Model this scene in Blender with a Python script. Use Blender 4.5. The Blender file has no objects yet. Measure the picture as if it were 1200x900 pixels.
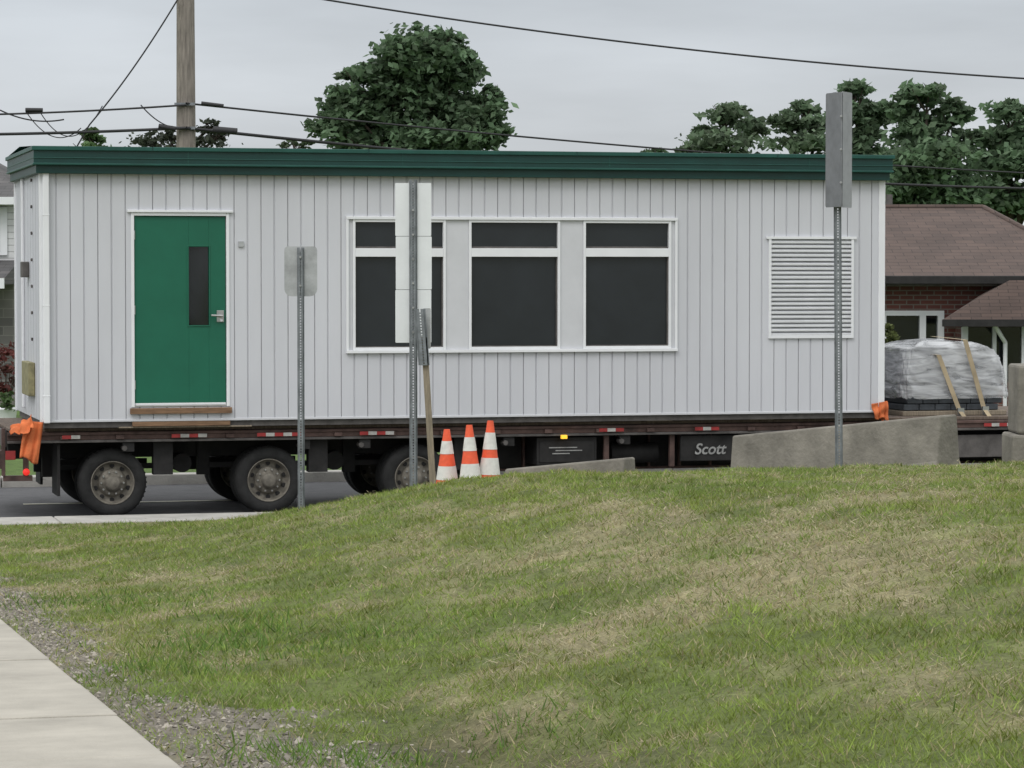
import bpy, math, random
import numpy as np
from mathutils import Vector, Matrix
random.seed(7); rng=np.random.default_rng(7)
scene=bpy.context.scene
# ---------------------------------------------------------------- camera
CZ=2.64; F=3500.0; P=math.atan(127/3500)
cam=bpy.data.cameras.new("Camera"); co=bpy.data.objects.new("Camera",cam); scene.collection.objects.link(co)
co.location=(0,0,CZ); co.rotation_euler=(math.pi/2-P,0,0)
cam.sensor_width=36; cam.lens=105; cam.clip_end=4000; cam.clip_start=0.1
scene.camera=co
scene.view_settings.view_transform='Standard'; scene.view_settings.look='None'; scene.view_settings.exposure=0
# survey helpers: turn measured angles into metric positions
def ray(px,py):
    a=(px-600)/F; b=-(py-450)/F
    return a, b*math.sin(P)+math.cos(P), b*math.cos(P)-math.sin(P)
def R(px,py,Y):
    dx,dy,dz=ray(px,py); t=Y/dy
    return Vector((dx*t,Y,CZ+dz*t))
ANG=math.radians(14.6); C=math.cos(ANG); S=math.sin(ANG); LX,LY=-5.19,33.0
def W(px,py,v=0.0):
    dx,dy,dz=ray(px,py)
    t=(v+S*(-LX)+LY*C)/(C*dy-S*dx)
    X=t*dx-LX; Yr=t*dy-LY
    return C*X+S*Yr, CZ+dz*t
def UV2XY(u,v): return LX+u*C-v*S, LY+u*S+v*C
def XY2UV(x,y):
    X=x-LX; Yr=y-LY
    return C*X+S*Yr, -S*X+C*Yr
RZ=-0.07
KA,KB=-1.90,-1.05   # near kerb strip
# ---------------------------------------------------------------- materials
def nt(name):
    m=bpy.data.materials.new(name); m.use_nodes=True
    n=m.node_tree; b=n.nodes["Principled BSDF"]; return m,n,b
def mat(name,col,rough=0.6,metal=0.0,var=0.15,scale=4.0,bump=0.0,bscale=40.0,spec=0.4,col2=None,stretch=(1,1,1),detail=6,emit=None,lo=0.3,hi=0.7):
    m,n,b=nt(name)
    N=n.nodes; L=n.links
    tc=N.new("ShaderNodeTexCoord"); mp=N.new("ShaderNodeMapping"); mp.inputs["Scale"].default_value=stretch
    L.new(tc.outputs["Object"],mp.inputs[0])
    no=N.new("ShaderNodeTexNoise"); no.inputs["Scale"].default_value=scale; no.inputs["Detail"].default_value=detail; no.inputs["Roughness"].default_value=0.65
    L.new(mp.outputs[0],no.inputs["Vector"])
    cr=N.new("ShaderNodeValToRGB"); cr.color_ramp.elements[0].position=lo; cr.color_ramp.elements[1].position=hi
    if col2 is None:
        c1=[c*(1-var) for c in col]; c2=[min(1,c*(1+var)) for c in col]
    else: c1=col; c2=col2
    cr.color_ramp.elements[0].color=(*c1,1); cr.color_ramp.elements[1].color=(*c2,1)
    L.new(no.outputs[0],cr.inputs[0]); L.new(cr.outputs[0],b.inputs["Base Color"])
    b.inputs["Roughness"].default_value=rough; b.inputs["Metallic"].default_value=metal
    b.inputs["Specular IOR Level"].default_value=spec
    if bump>0:
        n2=N.new("ShaderNodeTexNoise"); n2.inputs["Scale"].default_value=bscale; n2.inputs["Detail"].default_value=5
        L.new(mp.outputs[0],n2.inputs["Vector"])
        bp=N.new("ShaderNodeBump"); bp.inputs["Strength"].default_value=bump; bp.inputs["Distance"].default_value=0.02
        L.new(n2.outputs[0],bp.inputs["Height"]); L.new(bp.outputs[0],b.inputs["Normal"])
    if emit:
        b.inputs["Emission Color"].default_value=(*emit[0],1); b.inputs["Emission Strength"].default_value=emit[1]
    return m
def attrmat(name,rough=0.7,transl=0.0,noise=None,bump=0.0):
    m,n,b=nt(name); N=n.nodes; L=n.links
    at=N.new("ShaderNodeAttribute"); at.attribute_name="col"
    src=at.outputs["Color"]
    if noise:
        tc=N.new("ShaderNodeTexCoord")
        prev=src
        for sc,amt in noise:
            no=N.new("ShaderNodeTexNoise"); no.inputs["Scale"].default_value=sc; no.inputs["Detail"].default_value=8; no.inputs["Roughness"].default_value=0.7
            L.new(tc.outputs["Object"],no.inputs["Vector"])
            mr=N.new("ShaderNodeMapRange"); mr.inputs["From Min"].default_value=0.3; mr.inputs["From Max"].default_value=0.7
            mr.inputs["To Min"].default_value=1-amt; mr.inputs["To Max"].default_value=1+amt
            L.new(no.outputs[0],mr.inputs["Value"])
            vm=N.new("ShaderNodeVectorMath"); vm.operation='SCALE'
            L.new(prev,vm.inputs[0]); L.new(mr.outputs[0],vm.inputs["Scale"]); prev=vm.outputs[0]
        src=prev
        if bump:
            bp=N.new("ShaderNodeBump"); bp.inputs["Strength"].default_value=bump; bp.inputs["Distance"].default_value=0.03
            L.new(no.outputs[0],bp.inputs["Height"]); L.new(bp.outputs[0],b.inputs["Normal"])
    L.new(src,b.inputs["Base Color"]); b.inputs["Roughness"].default_value=rough; b.inputs["Specular IOR Level"].default_value=0.25
    if transl>0:
        tr=N.new("ShaderNodeBsdfTranslucent"); L.new(src,tr.inputs["Color"])
        mx=N.new("ShaderNodeMixShader"); mx.inputs[0].default_value=transl
        L.new(b.outputs[0],mx.inputs[1]); L.new(tr.outputs[0],mx.inputs[2])
        L.new(mx.outputs[0],n.nodes["Material Output"].inputs[0])
    return m
def brickmat(name,c1,c2,mortar,w,h,ms=0.01,bump=0.4,rough=0.85,zscale=1.0):
    m,n,b=nt(name); N=n.nodes; L=n.links
    tc=N.new("ShaderNodeTexCoord"); sx=N.new("ShaderNodeSeparateXYZ"); cx=N.new("ShaderNodeCombineXYZ")
    L.new(tc.outputs["Object"],sx.inputs[0])
    ad=N.new("ShaderNodeMath"); ad.operation='ADD'; L.new(sx.outputs[0],ad.inputs[0]); L.new(sx.outputs[1],ad.inputs[1])
    if zscale!=1.0: L.new(sx.outputs[0],cx.inputs[0])
    else: L.new(ad.outputs[0],cx.inputs[0])
    mz=N.new("ShaderNodeMath"); mz.operation='MULTIPLY'; mz.inputs[1].default_value=zscale
    L.new(sx.outputs[2],mz.inputs[0]); L.new(mz.outputs[0],cx.inputs[1])
    br=N.new("ShaderNodeTexBrick"); L.new(cx.outputs[0],br.inputs["Vector"])
    br.inputs["Color1"].default_value=(*c1,1); br.inputs["Color2"].default_value=(*c2,1); br.inputs["Mortar"].default_value=(*mortar,1)
    br.inputs["Scale"].default_value=1; br.inputs["Brick Width"].default_value=w; br.inputs["Row Height"].default_value=h
    br.inputs["Mortar Size"].default_value=ms; br.inputs["Bias"].default_value=-0.1
    no=N.new("ShaderNodeTexNoise"); no.inputs["Scale"].default_value=1.5; no.inputs["Detail"].default_value=8; L.new(tc.outputs["Object"],no.inputs["Vector"])
    mr=N.new("ShaderNodeMapRange"); mr.inputs["To Min"].default_value=0.6; mr.inputs["To Max"].default_value=1.4; L.new(no.outputs[0],mr.inputs["Value"])
    vm=N.new("ShaderNodeVectorMath"); vm.operation='SCALE'; L.new(br.outputs[0],vm.inputs[0]); L.new(mr.outputs[0],vm.inputs["Scale"])
    L.new(vm.outputs[0],b.inputs["Base Color"]); b.inputs["Roughness"].default_value=rough
    bp=N.new("ShaderNodeBump"); bp.inputs["Strength"].default_value=bump; bp.inputs["Distance"].default_value=0.01; bp.invert=True
    L.new(br.outputs["Fac"],bp.inputs["Height"]); L.new(bp.outputs[0],b.inputs["Normal"])
    return m
M={}
M['siding']=mat("siding_white",(0.555,0.562,0.60),0.5,var=0.07,scale=1.0,stretch=(1,1,0.25),bump=0.05,bscale=6)
M['panel']=mat("window_surround",(0.565,0.572,0.60),0.5,var=0.04)
M['slat']=mat("louvre_slats",(0.60,0.61,0.63),0.5,var=0.06)
M['trim']=mat("white_trim",(0.74,0.75,0.775),0.4,var=0.05,scale=2)
M['green']=mat("green_fascia",(0.006,0.042,0.037),0.42,var=0.2,scale=2,bump=0.05)
M['green2']=mat("green_flashing",(0.012,0.072,0.058),0.42,var=0.2,scale=3)
M['door']=mat("green_door",(0.008,0.115,0.068),0.45,var=0.10,scale=2.0,bump=0.03,bscale=8)
M['glass']=mat("dark_screened_glass",(0.014,0.017,0.021),0.3,var=0.3,scale=1.2,spec=0.55)
M['hglass']=mat("house_window_glass",(0.01,0.012,0.014),0.08,var=0.6,scale=1.5,spec=0.6)
M['dark']=mat("dark_interior",(0.02,0.02,0.021),0.8)
M['steel']=mat("brushed_steel",(0.5,0.5,0.5),0.35,metal=0.9)
M['galv']=mat("galvanised_steel",(0.19,0.205,0.22),0.6,metal=0.3,var=0.3,scale=12,bump=0.1)
M['signback']=mat("aluminium_sign_back",(0.38,0.39,0.40),0.5,metal=0.2,var=0.25,scale=7)
M['signdark']=mat("dark_sign_back",(0.19,0.195,0.21),0.5,metal=0.3,var=0.2,scale=6)  # darker grey than the pale sign back
M['signlite']=mat("pale_sign_back",(0.32,0.325,0.345),0.5,metal=0.3,var=0.15,scale=6)
M['white']=mat("white_sign_panel",(0.72,0.74,0.76),0.45,var=0.05,scale=5)
M['frame']=mat("trailer_frame_paint",(0.085,0.052,0.045),0.75,var=0.55,scale=5,bump=0.15)
M['framegrey']=mat("trailer_frame_grey",(0.10,0.092,0.088),0.7,var=0.4,scale=7,bump=0.1)
M['black']=mat("black_paint",(0.017,0.016,0.016),0.7,var=0.6,scale=5)
M['rubber']=mat("tyre_rubber",(0.020,0.020,0.020),0.85,var=0.4,scale=8,bump=0.2,bscale=30)
M['rim']=mat("dusty_wheel_rim",(0.17,0.155,0.13),0.65,metal=0.2,var=0.5,scale=10)
M['red']=mat("red_reflective",(0.30,0.03,0.03),0.5,var=0.3,scale=9)
M['tapew']=mat("white_reflective",(0.40,0.39,0.37),0.5,var=0.3,scale=9)
M['letter']=mat("faded_white_lettering",(0.30,0.30,0.295),0.7,var=0.35,scale=14)
M['redlens']=mat("red_lamp",(0.6,0.02,0.02),0.3,emit=((1,0.05,0.03),0.5))
M['amber']=mat("amber_lamp",(0.9,0.45,0.03),0.3,emit=((1,0.5,0.05),0.9))
M['timber']=mat("timber_plank",(0.20,0.12,0.07),0.85,var=0.4,scale=5,stretch=(1,6,12),bump=0.2)
M['timber2']=mat("grey_timber",(0.24,0.20,0.15),0.85,var=0.35,scale=5,stretch=(8,8,1),bump=0.3)
M['deck']=mat("deck_planks",(0.13,0.10,0.08),0.9,var=0.35,scale=5,stretch=(8,1,1),bump=0.3)
M['pole']=mat("weathered_pole_wood",(0.22,0.195,0.17),0.9,var=0.4,scale=6,stretch=(6,6,0.5),bump=0.6,bscale=14)
M['orange']=mat("orange_cloth",(0.58,0.15,0.05),0.8,var=0.35,scale=6)
M['ybox']=mat("yellowed_box",(0.24,0.22,0.12),0.7,var=0.35,scale=12)
M['coneor']=mat("cone_orange",(0.78,0.11,0.045),0.55,var=0.2,scale=8)
M['conewh']=mat("cone_white_band",(0.66,0.65,0.62),0.5,var=0.15,scale=12)
M['conc']=mat("barrier_concrete",(0.205,0.19,0.165),0.9,var=0.35,scale=2.5,bump=0.5,bscale=25,detail=14)
M['side']=mat("sidewalk_concrete",(0.36,0.335,0.29),0.9,var=0.18,scale=2.2,bump=0.3,bscale=70,detail=15)
M['kerb']=mat("kerb_concrete",(0.38,0.365,0.34),0.9,var=0.2,scale=3,bump=0.3,bscale=40)
M['asph']=mat("asphalt",(0.085,0.085,0.090),0.9,var=0.2,scale=5,bump=0.5,bscale=90,detail=12)
M['paint']=mat("road_paint",(0.62,0.60,0.50),0.7,var=0.2,scale=14)
M['strap']=mat("tan_strap",(0.36,0.29,0.19),0.75,var=0.25)
M['stack']=mat("dark_paver_stack",(0.05,0.057,0.066),0.7,var=0.4,scale=8)
M['cable']=mat("black_cable",(0.02,0.02,0.022),0.6)
M['fill']=mat("grey_cartons",(0.22,0.225,0.23),0.8,var=0.3,scale=5)
M['bark']=mat("bark",(0.07,0.055,0.045),0.95,var=0.4,scale=8,bump=0.5)
M['brick']=brickmat("red_brick",(0.17,0.060,0.048),(0.12,0.042,0.036),(0.20,0.17,0.15),0.22,0.075)
M['shingle']=brickmat("brown_shingles",(0.094,0.065,0.055),(0.070,0.050,0.044),(0.04,0.03,0.027),0.32,0.14,0.006,0.6,0.95,zscale=2.6)
M['shingleg']=brickmat("grey_shingles",(0.10,0.095,0.095),(0.07,0.068,0.07),(0.04,0.04,0.04),0.32,0.14,0.006,0.6,0.95,zscale=2.2)
M['lap']=brickmat("white_lap_siding",(0.62,0.62,0.63),(0.60,0.60,0.61),(0.3,0.3,0.3),40,0.13,0.008,0.3,0.6)
M['stone']=brickmat("grey_stone",(0.22,0.21,0.20),(0.14,0.135,0.13),(0.28,0.27,0.25),0.4,0.18)
M['leaf']=attrmat("leaves",0.6,0.40)
M['grass']=attrmat("grass_blades",0.65,0.35)
M['gravelm']=attrmat("gravel_stones",0.85)
M['ground']=attrmat("ground_surface",0.95,0,noise=[(1.2,0.22),(9,0.3),(55,0.45)],bump=0.6)
# shrink wrap: thin milky film, streaky where it is stretched
m,n,b=nt("shrink_wrap"); N=n.nodes;L=n.links
tc=N.new("ShaderNodeTexCoord"); mp=N.new("ShaderNodeMapping"); mp.inputs["Scale"].default_value=(1.2,1.2,6.0); mp.inputs["Rotation"].default_value=(0,0.22,0); L.new(tc.outputs["Object"],mp.inputs[0])
no=N.new("ShaderNodeTexNoise"); no.inputs["Scale"].default_value=2.6; no.inputs["Detail"].default_value=5; no.inputs["Distortion"].default_value=0.9
L.new(mp.outputs[0],no.inputs["Vector"])
mr=N.new("ShaderNodeMapRange"); mr.inputs["From Min"].default_value=0.36; mr.inputs["From Max"].default_value=0.64; mr.inputs["To Min"].default_value=0.30; mr.inputs["To Max"].default_value=0.74
L.new(no.outputs[0],mr.inputs["Value"]); L.new(mr.outputs[0],b.inputs["Alpha"])
bp=N.new("ShaderNodeBump"); bp.inputs["Strength"].default_value=0.35; bp.inputs["Distance"].default_value=0.03; L.new(no.outputs[0],bp.inputs["Height"]); L.new(bp.outputs[0],b.inputs["Normal"])
b.inputs["Base Color"].default_value=(0.60,0.61,0.63,1); b.inputs["Roughness"].default_value=0.15; M['wrap']=m
# ---------------------------------------------------------------- mesh helpers
def empty(name,loc=(0,0,0),rotz=0):
    e=bpy.data.objects.new(name,None); scene.collection.objects.link(e); e.location=loc; e.rotation_euler=(0,0,rotz); e.empty_display_size=0.3; return e
class MB:
    def __init__(s): s.v=[];s.f=[];s.m=[];s.sm=[];s.mats=[]
    def mi(s,k):
        if k not in s.mats: s.mats.append(k)
        return s.mats.index(k)
    def poly(s,vs,fs,k,smooth=False):
        o=len(s.v); s.v+= [tuple(x) for x in vs]; i=s.mi(k)
        for f in fs: s.f.append([o+a for a in f]); s.m.append(i); s.sm.append(smooth)
    def box(s,a,b,k):
        x0,y0,z0=[min(p,q) for p,q in zip(a,b)]; x1,y1,z1=[max(p,q) for p,q in zip(a,b)]
        s.poly([(x0,y0,z0),(x1,y0,z0),(x1,y1,z0),(x0,y1,z0),(x0,y0,z1),(x1,y0,z1),(x1,y1,z1),(x0,y1,z1)],
               [(0,3,2,1),(4,5,6,7),(0,1,5,4),(1,2,6,5),(2,3,7,6),(3,0,4,7)],k)
    def hexa(s,p,k):
        s.poly(p,[(0,3,2,1),(4,5,6,7),(0,1,5,4),(1,2,6,5),(2,3,7,6),(3,0,4,7)],k)
    def lathe(s,c,ax,prof,n,k,smooth=True):
        ax=Vector(ax).normalized(); t=Vector((0,0,1)) if abs(ax.z)<0.9 else Vector((1,0,0))
        e1=ax.cross(t).normalized(); e2=ax.cross(e1); c=Vector(c); vs=[];fs=[]
        for r,h in prof:
            for i in range(n):
                a=2*math.pi*i/n; vs.append(c+ax*h+e1*(r*math.cos(a))+e2*(r*math.sin(a)))
        for j in range(len(prof)-1):
            for i in range(n): fs.append((j*n+i,j*n+(i+1)%n,(j+1)*n+(i+1)%n,(j+1)*n+i))
        s.poly(vs,fs,k,smooth)
    def cyl(s,p0,p1,r0,r1,n,k,caps=True):
        p0=Vector(p0);p1=Vector(p1); h=(p1-p0).length
        pr=[(r0,0),(r1,h)]
        s.lathe(p0,p1-p0,pr,n,k)
        if caps:
            s.lathe(p0,p1-p0,[(0.0001,0),(r0,0)],n,k,False); s.lathe(p0,p1-p0,[(r1,h),(0.0001,h)],n,k,False)
    def make(s,name,parent=None,bevel=0):
        me=bpy.data.meshes.new(name); me.from_pydata(s.v,[],s.f)
        for k in s.mats: me.materials.append(M[k])
        me.polygons.foreach_set("material_index",s.m); me.polygons.foreach_set("use_smooth",s.sm); me.update()
        o=bpy.data.objects.new(name,me); scene.collection.objects.link(o)
        if parent: o.parent=parent
        if bevel:
            bm=o.modifiers.new("b",'BEVEL'); bm.width=bevel; bm.segments=2; bm.limit_method='ANGLE'; bm.angle_limit=math.radians(50)
        return o
def npmesh(name,verts,k,mate,col=None,parent=None,smooth=False):
    Np=verts.shape[0]; me=bpy.data.meshes.new(name)
    me.vertices.add(Np*k); me.vertices.foreach_set("co",verts.reshape(-1).astype(np.float32))
    me.loops.add(Np*k); me.loops.foreach_set("vertex_index",np.arange(Np*k,dtype=np.int32))
    me.polygons.add(Np); me.polygons.foreach_set("loop_start",np.arange(0,Np*k,k,dtype=np.int32))
    me.update(calc_edges=True)
    if col is not None:
        a=me.color_attributes.new("col",'FLOAT_COLOR','POINT')
        c=np.ones((Np,k,4),np.float32); c[:,:,:3]=col[:,None,:] if col.ndim==2 else col
        a.data.foreach_set("color",c.reshape(-1))
    me.materials.append(M[mate]); o=bpy.data.objects.new(name,me); scene.collection.objects.link(o)
    if parent: o.parent=parent
    return o
def gridmesh(name,V,mate,parent=None,col=None,smooth=True):
    nu,nv=V.shape[:2]; idx=np.arange(nu*nv).reshape(nu,nv)
    f=np.stack([idx[:-1,:-1],idx[1:,:-1],idx[1:,1:],idx[:-1,1:]],-1).reshape(-1,4)
    me=bpy.data.meshes.new(name); me.from_pydata(V.reshape(-1,3).tolist(),[],f.tolist())
    me.polygons.foreach_set("use_smooth",[smooth]*len(f))
    if col is not None:
        a=me.color_attributes.new("col",'FLOAT_COLOR','POINT'); c=np.ones((nu*nv,4),np.float32); c[:,:3]=col.reshape(-1,3); a.data.foreach_set("color",c.reshape(-1))
    me.materials.append(M[mate]); me.update(); o=bpy.data.objects.new(name,me); scene.collection.objects.link(o)
    if parent: o.parent=parent
    return o
_lat=rng.random((256,256))
def vnoise(x,y,sc,off=0):
    x=np.asarray(x,float)*sc+off+100; y=np.asarray(y,float)*sc+off*1.7+100
    xi=np.floor(x).astype(int); yi=np.floor(y).astype(int); fx=x-xi; fy=y-yi
    fx=fx*fx*(3-2*fx); fy=fy*fy*(3-2*fy); g=lambda a,b:_lat[a%256,b%256]
    return (g(xi,yi)*(1-fx)+g(xi+1,yi)*fx)*(1-fy)+(g(xi,yi+1)*(1-fx)+g(xi+1,yi+1)*fx)*fy
def fbm(x,y,sc,off=0): return (vnoise(x,y,sc,off)+0.5*vnoise(x,y,sc*2.1,off+5)+0.25*vnoise(x,y,sc*4.3,off+9))/1.75
def ss(t): t=np.clip(t,0,1); return t*t*(3-2*t)
# ---------------------------------------------------------------- terrain
def side_s(x,y): return (x+1.14)*0.971+(y-10)*0.238
def H(x,y):
    x=np.asarray(x,float); y=np.asarray(y,float)
    u,v=XY2UV(x,y); w=-v-1.8; s=side_s(x,y); wc=np.clip(w,0,24)
    base=0.045+0.056*wc*wc/(wc+5.5)
    Mo=0.66*ss((s-0.5)/4.8)*ss(w/6.6)
    ditch=-0.11*np.exp(-((s-1.05)/0.35)**2)*ss((14-y)/4)*ss((y-2)/3)
    bumps=(0.09*(fbm(x,y,0.7)-0.5)+0.07*(fbm(x,y,2.2,3)-0.5)+0.04*(vnoise(x,y,6,8)-.5))*ss((s-0.1)/1.0)*ss(w/2)
    lip=-0.02*ss((0.25-s)/0.2)
    near=base+Mo+ditch+bumps+lip*ss(w/1)
    far=0.04+0.03*(fbm(x,y,0.3)-0.5)
    return np.where(v<-1.72,near,np.where(v<5.45,RZ-0.05,far))
def axis(parts):
    out=[]
    for a,b,st in parts: out+=list(np.arange(a,b,st))
    return np.array(out+[parts[-1][1]])
ua=axis([(-1500,-300,200),(-300,-60,30),(-60,-10,2.5),(-10,17,0.10),(17,60,2.5),(60,300,30),(300,1500,200)])
va=np.concatenate([axis([(-600,-100,100),(-100,-36,8),(-36,-27,0.8),(-27,-1.9,0.10)]),[-1.8,-1.73,-1.6],np.arange(-1.4,5.3,1.1),[5.36,5.46,5.6],np.arange(6,20,0.8),np.arange(20,100,8),np.arange(100,2001,150)])
UU,VV=np.meshgrid(ua,va,indexing='ij'); XX,YY=UV2XY(UU,VV); ZZ=H(XX,YY)
SS=side_s(XX,YY)
def gravel_mask(x,y):
    s=side_s(x,y); nz=fbm(x,y,1.6,2); nz2=vnoise(x,y,6,12)
    wdt=0.22+0.46*ss((14.0-y)/4.0)
    return np.clip(1.35-np.abs(s-0.15)/wdt+ (nz-0.5)*2.2+(nz2-.5)*0.9,0,1)*(s>-0.3)*ss((27-y)/6)
def straw_mask(x,y):
    g=lambda cx,cy,rx,ry: np.exp(-((x-cx)/rx)**2-((y-cy)/ry)**2)
    a=1.25*g(1.4,13.6,0.65,1.8)+0.85*g(0.35,13.4,0.35,1.0)+0.6*g(2.4,17.5,1.0,2.2)+0.75*g(-2.6,20.5,0.9,3)+0.5*g(0.2,18.5,1.4,2.2)+0.45*g(3.2,22,1.5,1.8)+0.5*g(-1.9,15.5,.5,2)
    st=np.sin((x*0.9+y*0.30)*6.0+3.6*fbm(x,y,0.6,70))*0.12
    return np.clip(a*0.9+ (fbm(x,y*0.6,1.5,7)-0.5)*1.9+(vnoise(x,y*.6,5,17)-.5)*0.9-0.01+st,0,1)
def dirt_mask(x,y):
    s=side_s(x,y); return np.exp(-((s-1.1)/0.30)**2)*ss((12.5-y)/3)*np.clip(fbm(x,y,2.2,11)*2-0.3,0,1)
gm=gravel_mask(XX,YY)[...,None]; sm=straw_mask(XX,YY)[...,None]
lawn=np.array([0.110,0.135,0.042]); strawc=np.array([0.30,0.26,0.155]); grv=np.array([0.18,0.16,0.13]); soil=np.array([0.06,0.045,0.03])
colr=lawn*(1-sm*0.8)+strawc*sm*0.8
colr=colr*(1-gm)+grv*gm
dm=dirt_mask(XX,YY)[...,None]
colr=colr*(1-dm)+soil*dm
farm=(VV>5)[...,None]; colr=np.where(farm,np.array([0.085,0.135,0.035]),colr)
gridmesh("ground",np.stack([XX,YY,ZZ],-1),'ground',None,colr)
# road
root=empty("road",(LX,LY,0),ANG)
b=MB(); b.poly([(-300,KB,RZ),(300,KB,RZ),(300,5.32,RZ),(-300,5.32,RZ)],[(0,1,2,3)],'asph'); b.make("asphalt_surface",root)
b=MB()
for i in range(-20,20): b.box((i*6,2.3,RZ+0.004),(i*6+3,2.42,RZ+0.008),'paint')
b.make("centre_line",root)
root=empty("near_kerb",(LX,LY,0),ANG); b=MB()
i=-60
while i<60: b.box((i+0.006,KA,-0.17),(i+2.994,KB,RZ+0.13),'kerb'); i+=3
b.make("kerb_slabs",root,0.015)
root=empty("far_kerb",(LX,LY,0),ANG); b=MB(); i=-60
while i<60: b.box((i+0.006,5.32,-0.17),(i+2.994,5.62,RZ+0.135),'kerb'); i+=3
b.make("kerb_slabs",root,0.015)
# sidewalk
sw=empty("sidewalk"); b=MB()
d=Vector((-0.238,0.971)); nr=Vector((0.971,0.238)); o0=Vector((-1.16,10))
k=-9.0
while k<21:
    p=[]
    for (a,s_) in ((k+0.014,-1.62),(k+0.014,0.0),(k+1.486,0.0),(k+1.486,-1.62)):
        q=o0+d*a+nr*s_; p.append((q.x,q.y,float(H(q.x,q.y))))
    bot=[(x,y,z-0.1) for x,y,z in p]; dz_=random.uniform(-.005,.005); top=[(x,y,z+0.05+dz_) for x,y,z in p]
    b.hexa(bot+top,'side'); k+=1.5
b.make("slabs",sw,0.012)
# grass blades
def blades(name,n,tmax,y0,y1,hmin,hmax,wid,lean,keepf,colf,mate='grass',zoff=None):
    y=rng.uniform(y0,y1,n); x=rng.uniform(-tmax,tmax,n)*y
    keep=keepf(x,y,rng.random(n)); x=x[keep];y=y[keep]; n=len(x)
    z=H(x,y)-0.004; a=rng.uniform(0,2*np.pi,n); h=rng.uniform(hmin,hmax,n)
    if zoff is not None: z=z+zoff(x,y,n)
    tall=0.5*fbm(x,y,1.8,4)+0.5*vnoise(x,y,8,14); h*=0.25+1.5*tall
    l=rng.uniform(lean[0],lean[1],n)*h; la=rng.uniform(0,2*np.pi,n)+2.0*fbm(x,y,1.5,50)
    wd=wid*rng.uniform(0.6,1.3,n)*(0.6+y/22)
    ver=np.zeros((n,3,3)); ver[:,0]=np.stack([x-np.cos(a)*wd,y-np.sin(a)*wd,z],-1); ver[:,1]=np.stack([x+np.cos(a)*wd,y+np.sin(a)*wd,z],-1)
    ver[:,2]=np.stack([x+np.cos(la)*l,y+np.sin(la)*l,z+h],-1)
    return npmesh(name,ver,3,mate,colf(x,y,n))
def keepg(x,y,r):
    s=side_s(x,y); u,v=XY2UV(x,y); g=gravel_mask(x,y); dmk=dirt_mask(x,y)
    st=straw_mask(x,y)
    return ((s>-0.02+0.10*vnoise(x,y,9))|(s<-1.7))&(v<-1.92)&(r<(1-0.82*g)*(1-0.85*dmk)*(1-0.5*st))
def colg(x,y,n):
    st=straw_mask(x,y)*0.75; r=rng.random(n); pt=fbm(x,y,0.8,20)[:,None]; pt2=fbm(x,y*0.7,4.0,30)[:,None]; pt3=vnoise(x,y,11,33)[:,None]
    g=np.array([0.140,0.210,0.046])*(0.30+0.90*pt2+0.60*pt3)+np.array([0.085,0.055,0.012])*pt
    s_=np.array([0.40,0.345,0.20]); m_=(r<(0.12+0.55*st))[:,None]
    return np.where(m_,s_*rng.uniform(0.7,1.15,(n,1)),g*rng.uniform(0.7,1.3,(n,1)))
blades("lawn_grass",440000,0.26,6.5,33,0.012,0.045,0.0030,(0.3,1.6),keepg,colg)
def keepst(x,y,r):
    s=side_s(x,y); u,v=XY2UV(x,y); return (s>0.1)&(v<-1.95)&(r<0.03+1.2*straw_mask(x,y)**2*(0.2+1.4*vnoise(x,y,7,61)))
blades("cut_grass_clippings",230000,0.26,6.5,32,0.008,0.022,0.0028,(2,5),keepst,lambda x,y,n:np.array([0.43,0.38,0.25])*rng.uniform(0.4,1.2,(n,1)),zoff=lambda x,y,n:rng.uniform(0,1,n)*0.06*ss((vnoise(x,y,7,61)-0.3)*2)*ss(straw_mask(x,y)*1.5))
def keepw(x,y,r):
    s=side_s(x,y); return (s>0.05)&(r<np.clip((fbm(x,y,1.3,40)-0.50)*5,0,1)*(np.exp(-((s-0.9)/0.8)**2)))
blades("weeds",60000,0.2,6.5,20,0.03,0.075,0.0042,(0.3,1.3),keepw,lambda x,y,n:np.array([0.125,0.215,0.045])*rng.uniform(0.6,1.3,(n,1)))
# gravel stones
n=22000; y=rng.uniform(6.5,24,n); x=-1.14+ -0.245*(y-10)+rng.uniform(0,1.4,n)
kp=(rng.random(n)<gravel_mask(x,y)**1.5*0.9)&(side_s(x,y)>0.0); x=x[kp];y=y[kp]; n=len(x); z=H(x,y)
r=rng.gamma(2.0,0.0024,n)+0.003
dirs=rng.normal(size=(n,6,3))*0.18+np.array([[1,0,0],[0,1,0],[-1,0,0],[0,-1,0],[0,0,.7],[0,0,-.7]])[None]
ang=rng.uniform(0,6.28,n); ca,sa=np.cos(ang),np.sin(ang)
dx=dirs[...,0]*ca[:,None]-dirs[...,1]*sa[:,None]; dy=dirs[...,0]*sa[:,None]+dirs[...,1]*ca[:,None]
pts=np.stack([x[:,None]+dx*r[:,None],y[:,None]+dy*r[:,None],z[:,None]+dirs[...,2]*r[:,None]+0.002],-1)
tri=[(0,1,4),(1,2,4),(2,3,4),(3,0,4),(1,0,5),(2,1,5),(3,2,5),(0,3,5)]
ver=np.concatenate([pts[:,list(t)] for t in tri],0); cg=np.array([0.27,0.245,0.21])*rng.uniform(0.35,1.45,(n,1)); cg=np.tile(cg,(8,1))
npmesh("gravel",ver,3,'gravelm',cg)

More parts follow.
